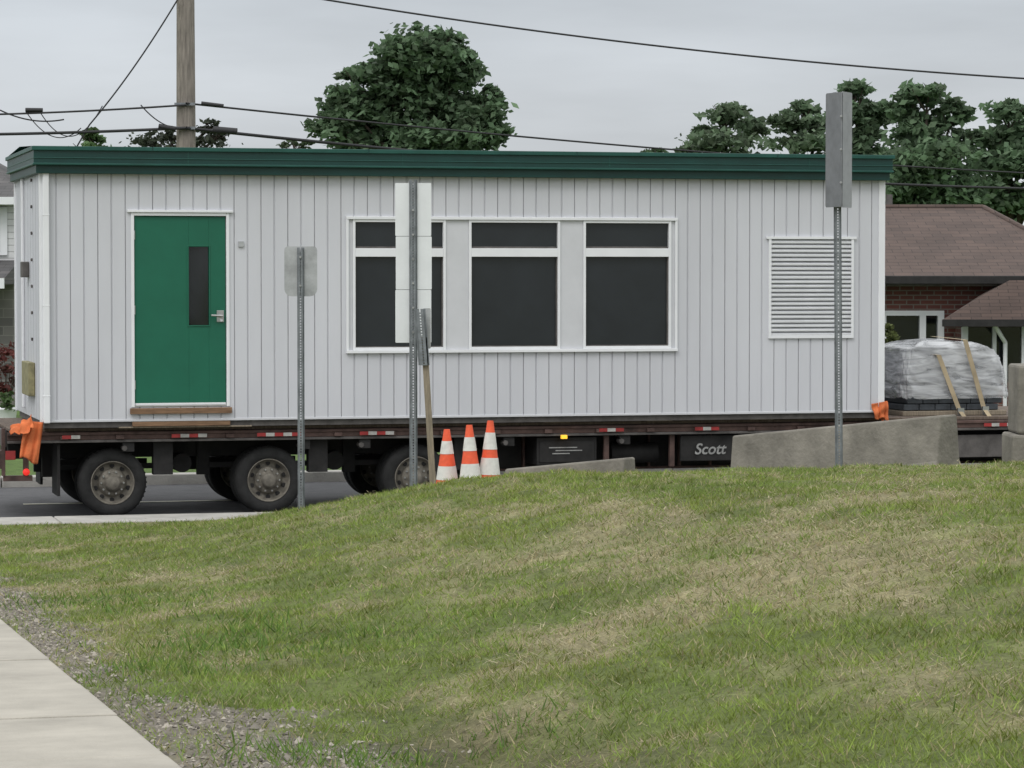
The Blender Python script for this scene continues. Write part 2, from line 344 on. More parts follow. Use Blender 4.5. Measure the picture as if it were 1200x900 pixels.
# ---------------------------------------------------------------- portable classroom
pc=empty("portable_classroom",(LX,LY,0),ANG)
LEN=W(1033,400)[0]; DEP=3.0; ZB=1.03; ZT=3.95
def rect(x0,y0,x1,y1,v=0):
    a=W(x0,y0,v); c=W(x1,y1,v); return a[0],c[1],c[0],a[1]
door=rect(153,249,269,476); win=rect(408,257,790,408); vent=rect(900,277,999,396)
ops=[door,win,vent]
b=MB()
def siding(b,length,z0,z1,ops,fn,step=0.1525,flip=False):
    u=0.0; i=0
    while u<length-1e-4:
        e=min(u+step,length); cuts=sorted(set([u,e]+[q for o in ops for q in (o[0],o[2]) if u<q<e]))
        gw=0.009 if i%2 else 0.006
        for c,dd in zip(cuts[:-1],cuts[1:]):
            mid=(c+dd)/2; iv=[(z0,z1)]
            for o in ops:
                if o[0]<=mid<=o[2]:
                    niv=[]
                    for a_,b_ in iv:
                        if o[1]>a_: niv.append((a_,min(b_,o[1])))
                        if o[3]<b_: niv.append((max(a_,o[3]),b_))
                    iv=niv
            pr=[]
            if c==u: pr+=[(c,0.0),(c+gw,0.0),(c+gw+0.006,-0.013)]
            else: pr+=[(c,-0.013)]
            if dd==e and i%2==0: pr+=[(dd-0.006,-0.013),(dd,-0.004)]
            else: pr+=[(dd,-0.013)]
            for a_,b_ in iv:
                if b_-a_<0.01: continue
                vs=[fn(p,q,a_) for p,q in pr]+[fn(p,q,b_) for p,q in pr]; k_=len(pr)
                b.poly(vs,[(j,j+1,k_+j+1,k_+j) for j in range(k_-1)],'siding')
        u=e; i+=1
siding(b,LEN,ZB,ZT,ops,lambda u,d_,z:(u,d_,z))
siding(b,DEP,ZB,ZT,[],lambda u,d_,z:(d_,DEP-u,z))
siding(b,DEP,ZB,ZT,[],lambda u,d_,z:(LEN-d_,u,z))
siding(b,LEN,ZB,ZT,[],lambda u,d_,z:(LEN-u,DEP-d_,z))
b.make("siding_walls",pc)
b=MB()
b.box((0.12,0.3,ZB+0.02),(LEN-0.12,DEP-0.12,ZT-0.05),'dark')
b.box((0.02,0.02,ZB-0.08),(LEN-0.02,DEP-0.02,ZB),'framegrey')
b.make("floor_and_core",pc)
b=MB()
for u0 in (-0.03,LEN-0.05):
    b.box((u0,-0.03,ZB-0.01),(u0+0.08,0.05,ZT-0.1),'trim')
b.box((0.05,-0.020,ZB-0.015),(LEN-0.05,0.01,ZB+0.012),'panel')
b.box((-0.03,DEP-0.05,ZB-0.01),(0.05,DEP+0.03,ZT-0.1),'trim')
b.make("corner_trim",pc,0.004)
b=MB(); u=W(54,300,-0.07)[0]
b.box((u-0.035,-0.09,ZB-0.02),(u+0.035,-0.03,ZT-0.12),'trim')
for z in (1.3,2.3,3.3): b.box((u-0.04,-0.093,z),(u+0.04,-0.028,z+0.02),'trim')
b.make("downspout",pc,0.01)
zt=W(40,171,-0.15)[1]; zb=W(60,203,-0.15)[1]
b=MB(); h=zt-zb
o=0.10
b.box((-o,-0.16,zb+0.10),(LEN+0.07,DEP+o,zt-0.03),'green')
b.box((-o-0.02,-0.185,zt-0.045),(LEN+0.09,DEP+o+0.03,zt),'green2')
b.box((-o+0.03,-0.12,zb),(LEN+0.05,DEP+0.05,zb+0.098),'green')
b.box((-o-0.01,-0.175,zb+0.092),(LEN+0.08,DEP+o+0.01,zb+0.115),'green2')
b.box((-o-0.005,-0.17,zb+0.165),(LEN+0.075,DEP+o+0.005,zb+0.175),'green2')
b.poly([(-o,-0.16,zt+0.002),(LEN+.07,-0.16,zt+0.002),(LEN+.07,DEP/2,zt+0.06),(-o,DEP/2,zt+0.06),(-o,DEP+o,zt+0.002),(LEN+.07,DEP+o,zt+0.002)],[(0,1,2,3),(3,2,5,4)],'green2')
b.make("roof_fascia",pc,0.008)
b=MB(); u=1.2
while u<LEN: b.box((u,-0.189,zt-0.047),(u+0.012,-0.186,zt),'green'); b.box((u+0.4,-0.164,zb+0.12),(u+0.408,-0.161,zt-0.05),'green2'); u+=2.44
b.make("flashing_seams",pc)
# door
b=MB(); u0,z0,u1,z1=door; fw=0.035
b.box((u0,-0.03,z0),(u0+fw,0.1,z1),'trim'); b.box((u1-fw,-0.03,z0),(u1,0.1,z1),'trim')
b.box((u0+fw,-0.03,z1-fw),(u1-fw,0.1,z1),'trim')
b.box((u0-0.04,-0.05,z1+0.002),(u1+0.04,0.0,z1+0.03),'trim')
b.box((u0+fw,-0.02,z0),(u1-fw,0.1,z0+0.02),'steel')
b.make("door_frame",pc,0.004)
b=MB()
sl=rect(221,289,245,381); a0,a1=u0+fw+0.006,u1-fw-0.006; c0,c1=z0+0.045,z1-fw-0.006
for (p,q,r_,t) in ((a0,sl[0],c0,c1),(sl[2],a1,c0,c1),(sl[0],sl[2],c0,sl[1]),(sl[0],sl[2],sl[3],c1)):
    b.box((p,0.0,r_),(q,0.045,t),'door')
b.box((a0,-0.012,z0+0.022),(a1,0.03,z0+0.044),'trim')
b.box((sl[0],0.03,sl[1]),(sl[2],0.035,sl[3]),'hglass')
for (p,q,r_,t) in ((sl[0]-0.015,sl[0],sl[1]-.015,sl[3]+.015),(sl[2],sl[2]+0.015,sl[1]-.015,sl[3]+.015),(sl[0],sl[2],sl[1]-.015,sl[1]),(sl[0],sl[2],sl[3],sl[3]+.015)):
    b.box((p,-0.008,r_),(q,0.01,t),'door')
for z in (z0+0.25,(z0+z1)/2,z1-0.25): b.cyl((a0-0.003,-0.012,z-0.05),(a0-0.003,-0.012,z+0.05),0.01,0.01,8,'steel')
hu,hz=W(256,370)
b.box((hu-0.02,-0.012,hz-0.07),(hu+0.06,0.0,hz+0.06),'steel'); b.cyl((hu+0.03,-0.06,hz),(hu+0.03,-0.0,hz),0.018,0.018,12,'steel')
b.cyl((hu-0.09,-0.055,hz+0.005),(hu+0.04,-0.055,hz),0.012,0.012,8,'steel'); b.cyl((hu+0.03,-0.02,hz-0.05),(hu+0.03,-0.0,hz-0.05),0.016,0.016,10,'trim')
b.make("door_leaf",pc,0.003)
b=MB(); u,z=W(282,286); b.box((u-0.03,-0.035,z-0.03),(u+0.03,-0.012,z+0.03),'signback')
b.make("number_plate",pc)
# windows
b=MB(); g=MB()
u0,z0,u1,z1=win
b.box((u0-0.03,-0.045,z1-0.0),(u1+0.03,-0.0,z1+0.035),'trim')
b.box((u0-0.03,-0.055,z0-0.035),(u1+0.03,-0.0,z0),'trim')
b.box((u0-0.03,-0.04,z0),(u0,-0.0,z1),'trim'); b.box((u1,-0.04,z0),(u1+0.03,-0.0,z1),'trim')
wins=[(413,522),(549,656),(683,786)]; pu=u0
for (x0,x1) in wins:
    w0=W(x0,300)[0]; w1=W(x1,300)[0]
    b.box((pu,-0.012,z0),(w0,0.03,z1),'panel'); pu=w1
    T=0.03; zm0=W((x0+x1)/2,301)[1]; zm1=W((x0+x1)/2,291)[1]
    b.box((w0,-0.03,z0),(w0+T,0.08,z1),'trim'); b.box((w1-T,-0.03,z0),(w1,0.08,z1),'trim')
    b.box((w0+T,-0.03,z0),(w1-T,0.08,z0+T),'trim'); b.box((w0+T,-0.03,z1-T),(w1-T,0.08,z1),'trim')
    b.box((w0+T,-0.03,zm0),(w1-T,0.08,zm1),'trim')
    b.box((w0+T,0.0,zm1),(w1-T,0.06,zm1+0.02),'framegrey'); b.box((w0+T,0.0,z0+T),(w1-T,0.06,z0+T+0.012),'framegrey')
    b.box((w0+T,0.0,z0+T+0.012),(w0+T+0.012,0.06,zm0),'framegrey'); b.box((w1-T-0.012,0.0,z0+T+0.012),(w1-T,0.06,zm0),'framegrey')
    g.box((w0+T+0.012,0.03,z0+T+0.012),(w1-T-0.012,0.035,zm0),'glass'); g.box((w0+T,0.02,zm1+0.02),(w1-T,0.025,z1-T),'glass')
b.box((pu,-0.012,z0),(u1,0.03,z1),'panel')
b.make("window_frames",pc,0.004); g.make("window_glass",pc)
# vent
b=MB(); u0,z0,u1,z1=vent; T=0.03
b.box((u0,-0.04,z0),(u0+T,0.05,z1),'trim'); b.box((u1-T,-0.04,z0),(u1,0.05,z1),'trim')
b.box((u0-0.03,-0.045,z1-T),(u1+0.03,0.05,z1),'trim'); b.box((u0+T,-0.04,z0),(u1-T,0.05,z0+T),'trim')
ns=22; st=(z1-z0-2*T)/ns
for i in range(ns):
    z=z0+T+i*st
    b.poly([(u0+T,-0.035,z),(u1-T,-0.035,z),(u1-T,0.02,z+st*0.9),(u0+T,0.02,z+st*0.9),(u0+T,-0.035,z+0.019),(u1-T,-0.035,z+0.019),(u1-T,0.02,z+st*0.9+0.012),(u0+T,0.02,z+st*0.9+0.012)],
       [(0,3,2,1),(4,5,6,7),(0,1,5,4),(1,2,6,5),(2,3,7,6),(3,0,4,7)],'slat')
b.box((u0+T,0.03,z0+T),(u1-T,0.04,z1-T),'dark')
b.make("louvre_vent",pc)
b=MB()
b.box((-0.10,1.3,2.62),(-0.015,1.5,2.8),'framegrey')
b.box((-0.09,0.7,1.28),(-0.015,1.5,1.66),'ybox'); b.box((-0.05,1.9,1.1),(-0.015,1.96,3.8),'trim')
for z in np.arange(1.9,3.7,0.3): b.box((-0.035,0.9,z),(-0.015,0.94,z+0.04),'framegrey')
b.make("end_wall_fittings",pc,0.01)

# ---------------------------------------------------------------- flatbed trailer
tr=empty("flatbed_trailer",(LX,LY,0),ANG)
TV=0.16; TD=2.8
zd1=ZB-0.09; zd0=0.74; TL=13.2
b=MB()
b.box((-0.35,TV,zd1-0.035),(TL,TD,zd1),'deck')
b.box((-0.38,TV-0.03,zd0+0.07),(TL,TV+0.05,zd1-0.04),'frame')
b.box((-0.38,TV-0.05,zd0+0.04),(TL,TV+0.07,zd0+0.068),'framegrey')
b.box((-0.38,TV-0.05,zd1-0.075),(TL,TV-0.032,zd1-0.045),'frame')
b.box((-0.38,TD-0.05,zd0+0.04),(TL,TD+0.03,zd1-0.04),'frame')
b.box((-0.42,TV,zd0),(-0.383,TD,zd1-0.02),'framegrey')
for v in (0.95,1.85): b.box((-0.3,v,zd0-0.18),(TL,v+0.12,zd1-0.04),'black')
u=0
while u<TL: b.box((u,TV+0.06,zd0+0.05),(u+0.07,TD-0.06,zd0+0.14),'black'); u+=0.6
u=0.2
while u<TL-0.5:
    b.box((u,TV-0.075,zd0+0.075),(u+0.09,TV-0.033,zd1-0.08),'frame'); u+=0.62
for u in (0.9,2.9,3.6,5.3,6.7,8.2,9.1,10.3):
    b.box((u,TV-0.02,zd0-0.07),(u+0.13,TV+0.08,zd0+0.038),'black'); b.cyl((u+0.02,TV-0.04,zd0-0.03),(u+0.02,TV+0.1,zd0-0.03),0.03,0.03,8,'framegrey')
b.make("deck_and_frame",tr,0.004)
b=MB()
a=W(155,480)[0]; c=W(285,480)[0]
b.box((a,-0.02,ZB-0.070),(c-0.15,0.2,ZB-0.018),'timber'); b.box((a-0.15,0.0,ZB-0.088),(c+0.1,0.2,ZB-0.073),'timber2')
for x in (640,760,880): 
    u=W(x,490)[0]; b.box((u,0.04,ZB-0.088),(u+0.3,0.3,ZB-0.081),'timber2')
b.make("timber_packing",tr,0.004)
b=MB(); b.box((door[0]-0.02,-0.06,door[1]-0.075),(door[2]+0.02,-0.024,door[1]-0.01),'timber'); b.make("door_threshold",pc,0.004)
b=MB()
for x,nn in ((72,2),(200,4),(300,5),(420,4),(700,3),(812,3),(1150,4)):
    u=W(x,510,TV)[0]
    for j in range(nn): b.box((u+j*0.10,TV-0.081,zd0+0.085),(u+j*0.10+0.098,TV-0.078,zd0+0.125),'red' if j%2==0 else 'tapew')
b.make("reflective_tape",tr)
def wheel(b,u,v,r=0.385):
    s_=r/0.39; zc=r+RZ
    t=[(0.24,.03),(0.255,.012),(.30,.0),(.345,.004),(.372,.022),(.385,.045),(.39,.07),(.388,.11),(.378,.112),(.378,.122),(.388,.124),(.388,.16),(.378,.162),(.378,.172),(.388,.174),(.385,.2),(.36,.23),(.30,.245),(.25,.22)]
    b.lathe((u,v,zc),(0,1,0),[(a*s_,h) for a,h in t],44,'rubber')
    b.lathe((u,v+0.27,zc),(0,1,0),[(a*s_,h) for a,h in t],44,'rubber')
    b.lathe((u,v,zc),(0,1,0),[(.250,.03),(.243,.008),(.235,.012),(.225,.05),(.205,.085),(.165,.10),(.155,.085),(.15,.06),(.115,.05),(.09,.045),(.088,-.01),(.06,-.03),(.0001,-.032)],36,'rim')
    for i in range(10):
        a=2*math.pi*i/10; x=u+0.125*math.cos(a); z=zc+0.125*math.sin(a); b.cyl((x,v+0.025,z),(x,v+0.06,z),0.011,0.011,6,'steel')
        a+=0.31; x=u+0.193*math.cos(a); z=zc+0.193*math.sin(a); b.cyl((x,v+0.078,z),(x,v+0.1,z),0.027,0.027,10,'black')
    for i in range(44):
        a=2*math.pi*i/44; c_,s2=math.cos(a),math.sin(a)
        for v0 in (0.05,0.178):
            b.box((u+c_*(r-0.012)-.009,v+v0,zc+s2*(r-0.012)-.009),(u+c_*(r-0.004)+.009,v+v0+0.028,zc+s2*(r-0.004)+.009),'rubber')
ws=[W(132,565,TV+0.1)[0],W(315,552,TV+0.1)[0],W(487,545,TV+0.1)[0]]
for i,u in enumerate(ws):
    b=MB(); wheel(b,u,TV+0.08); b.make("wheel_%d"%(2*i+1),tr)
    b=MB(); wheel(b,u,TD-0.6); b.make("wheel_%d"%(2*i+2),tr)
b=MB()
for u in ws:
    b.cyl((u,0.8,0.315),(u,TD-0.5,0.315),0.07,0.07,12,'black')
    for v in (0.9,1.85):
        b.box((u-0.6,v,0.43),(u+0.6,v+0.08,0.49),'black'); b.box((u-0.08,v-0.03,0.23),(u+0.08,v+0.1,0.55),'black')
        b.box((u-0.72,v,0.35),(u-0.58,v+0.1,0.78),'black')
    b.box((u+0.46,TV+0.1,0.40),(u+0.68,TV+0.25,zd0+0.06),'black')
    b.cyl((u+0.85,0.7,0.5),(u+0.85,1.1,0.5),0.11,0.11,14,'black')
b.box((ws[0]-0.62,TV+0.05,0.18),(ws[0]-0.59,TV+0.65,0.76),'black')
b.box((ws[0]-0.62,TD-0.65,0.18),(ws[0]-0.59,TD-0.1,0.76),'black')
b.box((ws[2]+0.62,TV+0.05,0.2),(ws[2]+0.65,TV+0.65,0.76),'black')
b.make("axles_and_suspension",tr)
b=MB()
m0=W(585,530,TV)[0]; m1=W(870,530,TV)[0]
# deep main beams set back under the deck, with ribs, toolbox and air tanks in the open space
b.box((m0,0.80,0.36),(TL,0.92,zd0+0.03),'black'); b.box((m0,0.72,0.34),(TL,0.95,0.37),'frame')
for f_ in np.arange(0.02,1.9,0.13):
    uu=m0+(m1-m0)*f_; b.box((uu-0.015,0.72,0.37),(uu+0.015,0.80,zd0+0.03),'frame')
t0=W(630,530,TV)[0]; t1=W(700,530,TV)[0]
b.box((t0,TV+0.03,0.44),(t1,TV+0.5,zd0+0.02),'black'); b.box((t0+0.03,TV+0.015,0.47),(t1-0.03,TV+0.03,zd0-0.02),'black')
t2=W(798,530,TV)[0]; t3=W(880,530,TV)[0]
b.box((t2,TV+0.02,0.46),(t3,TV+0.06,zd0+0.02),'black')
b.cyl((t1+0.25,TV+0.35,0.55),(t2-0.2,TV+0.35,0.55),0.12,0.12,16,'black')
b.cyl((t3+0.2,TV+0.3,0.55),(t3+0.9,TV+0.3,0.55),0.11,0.11,16,'framegrey')
for uu in (t1+0.12,t2-0.1,t3+0.1,m0-0.3): b.box((uu-0.03,TV+0.02,0.4),(uu+0.03,TV+0.08,zd0+0.04),'frame')
b.box((m1+2.2,TV+0.02,0.45),(TL,TV+0.3,zd0-0.02),'framegrey')
b.make("lower_frame",tr,0.006)
# spare blocks of blue air line
c=bpy.data.curves.new("air_line",'CURVE'); c.dimensions='3D'; s=c.splines.new('POLY'); s.points.add(23)
for i in range(24):
    t=i/23; s.points[i].co=(t3+0.2+1.2*t,TV+0.0,zd0+0.02-0.16*math.sin(math.pi*t),1)
c.bevel_depth=0.008; oo=bpy.data.objects.new("air_line",c); scene.collection.objects.link(oo); c.materials.append(M['cable']); oo.parent=tr
b=MB()
u,z=W(661,512,TV-0.08); b.box((u-0.035,TV-0.10,z-0.022),(u+0.035,TV-0.052,z+0.022),'amber')
b.box((-0.46,TV,0.5),(-0.42,TV+0.5,0.70),'frame'); b.box((-0.48,TV+0.5,0.48),(-0.42,TD-0.3,0.62),'frame')
for v in (TV+0.1,TV+0.3,TD-0.5): b.lathe((-0.46,v,0.60),(-1,0,0),[(.055,0),(.05,.02),(.0001,.025)],14,'redlens')
b.box((-0.40,TV-0.045,0.60),(-0.29,TV-0.02,0.70),'red'); b.box((-0.44,TV-0.02,0.42),(-0.40,TV+0.04,0.95),'frame')
u2=W(20,540,TV)[0]; b.lathe((u2+0.1,TV-0.01,0.46),(0,-1,0),[(.04,0),(.035,.02),(.0001,.025)],14,'redlens')
b.box((-0.42,TV,0.36),(-0.1,TV+0.08,0.42),'frame'); b.box((-0.2,TV+0.01,0.42),(-0.14,TV+0.07,0.75),'frame')
b.make("lamps_and_bumper",tr,0.004)
def text(body,u,v,z,size,parent,mk,shear=0.25,name="lettering"):
    c=bpy.data.curves.new(name,'FONT'); c.body=body; c.size=size; c.shear=shear; c.extrude=0.002; c.offset=0.003; c.align_x='CENTER'
    o=bpy.data.objects.new(name,c); scene.collection.objects.link(o); o.parent=parent; o.location=(u,v,z); o.rotation_euler=(math.pi/2,0,0); c.materials.append(M[mk]); return o
u,z=W(832,532,TV); text("Scott",u,TV+0.012,z+0.0,0.18,tr,'letter')
u,z=W(663,528,TV); b=MB()
for j,(aa,bb,hh) in enumerate(((-0.2,0.14,0.035),(-0.12,0.2,0.0),(-0.16,0.05,-0.035))): b.box((u+aa,TV+0.006,z+hh-0.006),(u+bb,TV+0.012,z+hh+0.006),'letter')
b.make("plain_mark",tr)
# ---------------------------------------------------------------- cloths
def cloth(name,P4,nu,nv,amp,mk,parent,seed=0,folds=5):
    r=np.random.default_rng(seed); A,B_,C_,D_=[np.array(p,float) for p in P4]
    V=np.zeros((nu,nv,3)); nrm=np.cross(B_-A,D_-A); nrm/=np.linalg.norm(nrm)
    ph=r.uniform(0,6,4)
    for i in range(nu):
        for j in range(nv):
            a=i/(nu-1); c=j/(nv-1)
            p=(A*(1-a)+B_*a)*(1-c)+(D_*(1-a)+C_*a)*c
            w=math.sin(a*folds*3.1+ph[0]+c*1.5)*0.6+math.sin(a*folds*5.3+c*4+ph[1])*0.4+math.sin(c*9+a*4+ph[2])*0.35
            V[i,j]=p+nrm*amp*w+np.array([0,0,amp*0.7*math.sin(a*7+ph[3])*c])
    o=gridmesh(name,V,mk,parent); so=o.modifiers.new("s",'SOLIDIFY'); so.thickness=0.006
    return o
cr=empty("orange_warning_cloth",(LX,LY,0),ANG)
cloth("cloth",[(-0.20,-0.02,1.04),(0.0,-0.03,1.02),(-0.06,-0.02,0.56),(-0.26,-0.03,0.64)],16,20,0.025,'orange',cr,1)
cloth("knot",[(-0.36,0.05,0.96),(-0.12,-0.05,1.1),(-0.1,-0.1,0.93),(-0.36,-0.06,0.88)],12,12,0.03,'orange',cr,2)
cr=empty("orange_warning_cloth",(LX,LY,0),ANG)
cloth("cloth",[(LEN-0.14,-0.05,1.12),(LEN+0.06,-0.05,1.15),(LEN+0.06,-0.06,0.92),(LEN-0.10,-0.06,0.96)],14,14,0.03,'orange',cr,3)
cloth("cloth_side",[(LEN+0.05,-0.05,1.14),(LEN+0.07,0.35,1.16),(LEN+0.07,0.3,0.92),(LEN+0.05,-0.05,0.92)],14,14,0.03,'orange',cr,4)
# ---------------------------------------------------------------- wrapped load
wl=empty("wrapped_pallet_load",(LX,LY,0),ANG)
lv=0.5; a0=W(1058,450,lv)[0]; a1=W(1180,450,lv)[0]; zt_=W(1120,397,lv)[1]; zm=W(1120,440,lv)[1]; zbm=zd1
b=MB(); zz=zbm+0.02; row=0
b.box((a0,lv,zbm),(a1,lv+1.1,zbm+0.06),'timber2'); zz=zbm+0.065
while zz<zm-0.02:
    u=a0+0.02+(row%2)*0.05
    while u<a1-0.1: b.box((u,lv+0.02,zz),(min(u+0.2,a1-0.01),lv+1.08,zz+0.075),'stack'); u+=0.207
    zz+=0.082; row+=1
uu=a0+0.1; hts=[0.26,0.36,0.33,0.24,0.16]; wds=[0.25,0.27,0.22,0.22,0.16]
for i,(hh_,ww_) in enumerate(zip(hts,wds)):
    b.box((uu,lv+0.1,zz),(min(uu+ww_,a1-0.08),lv+0.95,zz+hh_),'fill' if i%2==0 else 'stack'); uu+=ww_+0.012
b.make("stacked_pavers",wl,0.01)
nu,nz=128,34
V=np.zeros((nu,nz,3)); cx_,cy_=(a0+a1)/2,lv+0.55; hx,hy=(a1-a0)/2+0.03,0.60
for i in range(nu):
    th=2*math.pi*i/(nu-1); ct,st_=math.cos(th),math.sin(th)
    sx_=math.copysign(abs(ct)**0.16,ct); sy_=math.copysign(abs(st_)**0.16,st_)
    sxl=sx_*min(1.0,abs(ct)*1.3)
    for j in range(nz):
        c=j/(nz-1)
        topz=zt_-0.04-0.17*max(0,sxl-0.1)-0.06*max(0,-sxl-0.35)
        if c<0.74: q=c/0.74; z=zbm+0.22+(topz-0.05-zbm-0.22)*q; k2=1-0.13*q**1.6
        else: q=min(1.0,(c-0.74)/0.26); z=topz-0.05+0.07*math.sin(q*1.57); k2=0.87*max(0.0,1-q)**0.8+0.002
        n1=float(vnoise(i*0.5,j*0.12,1,3)-0.5); n2=float(vnoise(i*0.3+j*0.45,j*0.1,1,9)-.5)
        k3=k2*(1+0.035*n1+0.03*n2)
        V[i,j]=(cx_+hx*sx_*k3,cy_+hy*sy_*k3,z+0.035*n1+0.03*n2)
V[-1]=V[0]
gridmesh("plastic_wrap",V,'wrap',wl,smooth=True)
b=MB()
def strip(b,p,q,w,k):
    b.poly([(p[0]-w,p[1],p[2]),(p[0]+w,p[1],p[2]),(q[0]+w,q[1],q[2]),(q[0]-w,q[1],q[2]),(p[0]-w,p[1]+.006,p[2]),(p[0]+w,p[1]+.006,p[2]),(q[0]+w,q[1]+.006,q[2]),(q[0]-w,q[1]+.006,q[2])],[(0,1,2,3),(7,6,5,4),(0,4,5,1),(3,2,6,7),(0,3,7,4),(1,5,6,2)],k)
for (xa,ya,xb,yb) in ((1131,398,1153,478),(1100,416,1124,480)):
    p=W(xa,ya,lv-0.08); q=W(xb,yb,lv-0.10); strip(b,(p[0],lv-0.08,p[1]),(q[0],lv-0.10,q[1]),0.030,'strap')
    strip(b,(q[0],lv-0.10,q[1]),(q[0]+0.02,TV-0.03,zd0+0.12),0.028,'strap')
    strip(b,(p[0],lv+0.95,p[1]+0.02),(p[0],lv-0.08,p[1]),0.030,'strap')
    b.box((q[0]-0.03,lv-0.14,q[1]-0.08),(q[0]+0.05,lv-0.1,q[1]+0.02),'steel')
b.make("ratchet_straps",wl)
# ---------------------------------------------------------------- barriers
def barrier(name,pL,pR,hl,hr,thick=0.6,zbL=None,zbR=None):
    e=empty(name); b=MB(); pL=Vector(pL); pR=Vector(pR); dd=(pR-pL); L_=dd.length; d_=dd.normalized(); n_=Vector((-d_.y,d_.x))
    zl=float(H(pL.x,pL.y))-0.05 if zbL is None else zbL; zr=float(H(pR.x,pR.y))-0.05 if zbR is None else zbR
    prof=[(0.5,0),(0.5,0.10),(0.30,0.40),(0.22,1.0)]
    vs=[];N_=9
    for i in range(N_):
        t=i/(N_-1); p=pL+dd*t; zb_=zl*(1-t)+zr*t; h_=hl*(1-t)+hr*t
        ring=[(-a*thick,hh*h_) for a,hh in prof]+[(a*thick,hh*h_) for a,hh in reversed(prof)]
        for off,hh in ring: q=p+n_*off; vs.append((q.x,q.y,zb_+hh))
    m_=8; fs=[]
    for i in range(N_-1):
        for j in range(m_-1): fs.append((i*m_+j,(i+1)*m_+j,(i+1)*m_+j+1,i*m_+j+1))
    fs.append(tuple(range(m_))); fs.append(tuple(reversed(range((N_-1)*m_,N_*m_))))
    b.poly(vs,fs,'conc'); b.make("concrete_body",e,0.02); return e
hz=lambda P_:float(H(P_.x,P_.y))-0.05
p=R(868,510,31.4); q=R(1112,486,29.6)
barrier("concrete_barrier",(p.x,p.y),(q.x,q.y),p.z-hz(p),q.z-hz(q),0.66)
p=R(598,549,31.0); q=R(738,536,30.2)
barrier("concrete_barrier",(p.x,p.y),(q.x,q.y),max(0.05,p.z-hz(p)),q.z-hz(q),0.5)
e=empty("concrete_block_stack"); b=MB(); p=R(1187,428,31.2)
g0=hz(p); hh=(p.z-g0)/2
b.box((p.x,31.2,g0),(p.x+1.6,31.9,g0+hh-0.005),'conc'); b.box((p.x+0.06,31.22,g0+hh),(p.x+1.6,31.88,p.z),'conc'); b.box((p.x+1.64,31.2,g0),(p.x+3.2,31.9,g0+hh),'conc')
b.make("blocks",e,0.03)
# ---------------------------------------------------------------- signs
def channel_post(b,x,y,z0,z1,w=0.058,lean=0.0,k='galv'):
    hw=w/2; hole=0.006
    f=lambda z:(z-z0)*lean
    def bx(xa,xb,ya,yb,za,zb_): 
        b.hexa([(x+xa+f(za),y+ya,za),(x+xb+f(za),y+ya,za),(x+xb+f(za),y+yb,za),(x+xa+f(za),y+yb,za),(x+xa+f(zb_),y+ya,zb_),(x+xb+f(zb_),y+ya,zb_),(x+xb+f(zb_),y+yb,zb_),(x+xa+f(zb_),y+yb,zb_)],k)
    bx(-hw*0.55,-hole,0,0.004,z0,z1); bx(hole,hw*0.55,0,0.004,z0,z1)
    bx(-hw*0.62,-hw*0.55,0,0.035,z0,z1); bx(hw*0.55,hw*0.62,0,0.035,z0,z1)
    bx(-hw,-hw*0.62,0.03,0.035,z0,z1); bx(hw*0.62,hw,0.03,0.035,z0,z1)
    z=z0
    while z<z1-0.03: bx(-hole,hole,0,0.0035,z,z+0.013); z+=0.0254
def plate(b,cx,cy,cz,w,h,rad,k,rot=0.0,th=0.003,cut=0):
    pts=[]
    for (sx,sz,a0) in ((1,1,0),(-1,1,90),(-1,-1,180),(1,-1,270)):
        for i in range(5):
            a=math.radians(a0+i*22.5); r_=rad if not(cut and sz<0) else rad*cut
            pts.append((sx*(w/2-r_)+r_*math.cos(a),sz*(h/2-r_)+r_*math.sin(a)))
    n_=len(pts); c_,s_=math.cos(rot),math.sin(rot)
    vs=[(cx+px*c_,cy+px*s_,cz+pz) for px,pz in pts]+[(cx+px*c_-th*s_,cy+px*s_+th*c_,cz+pz) for px,pz in pts]
    b.poly(vs,[tuple(range(n_)),tuple(reversed(range(n_,2*n_)))]+[(i,(i+1)%n_,n_+(i+1)%n_,n_+i) for i in range(n_)],k)
Y=27.2; p=R(352,290,Y); e=empty("traffic_sign"); b=MB(); channel_post(b,p.x,Y,float(H(p.x,Y))-0.1,p.z,0.064); b.make("post",e)
c=R(352.5,318,Y+0.05); b=MB(); plate(b,c.x,Y+0.045,c.z,0.30,0.455,0.035,'signback',cut=1.9)
for z in (-0.13,0.13): b.cyl((c.x,Y-0.012,c.z+z),(c.x,Y,c.z+z),0.01,0.01,6,'steel')
b.make("sign_plate",e)
Y=27.0; p=R(484,213,Y); e=empty("traffic_sign"); b=MB(); channel_post(b,p.x,Y,float(H(p.x,Y))-0.1,p.z+0.02,0.072); b.make("post",e)
b=MB(); zt2=R(484,214,Y).z; zb2=R(484,402,Y).z; hh=(zt2-zb2)/3
for i in range(3): plate(b,p.x+(0.004 if i==1 else 0),Y+0.045+0.001*i,zt2-hh*(i+0.5),0.325,hh-0.004,0.008,'white')
for i in range(6): b.cyl((p.x,Y-0.012,zb2+0.1+i*0.22),(p.x,Y,zb2+0.1+i*0.22),0.01,0.01,6,'steel')
b.make("sign_panels",e)
Y=27.3; p=R(983,110,Y); e=empty("traffic_sign"); b=MB(); channel_post(b,p.x+0.02,Y,float(H(p.x,Y))-0.1,R(983,108,Y).z,0.070,lean=-0.010); b.make("post",e)
b=MB()
zc=R(976,176,Y).z
plate(b,R(976.5,176,Y).x,Y-0.06,zc,0.28,1.04,0.02,'signdark',rot=math.radians(-63))
plate(b,R(991.5,176,Y).x,Y-0.06,zc,0.28,1.05,0.02,'signlite',rot=math.radians(64))
for z in (-0.3,0.0,0.3): b.cyl((p.x,Y-0.21,zc+z),(p.x,Y-0.17,zc+z),0.01,0.01,6,'steel')
b.make("sign_panels",e)
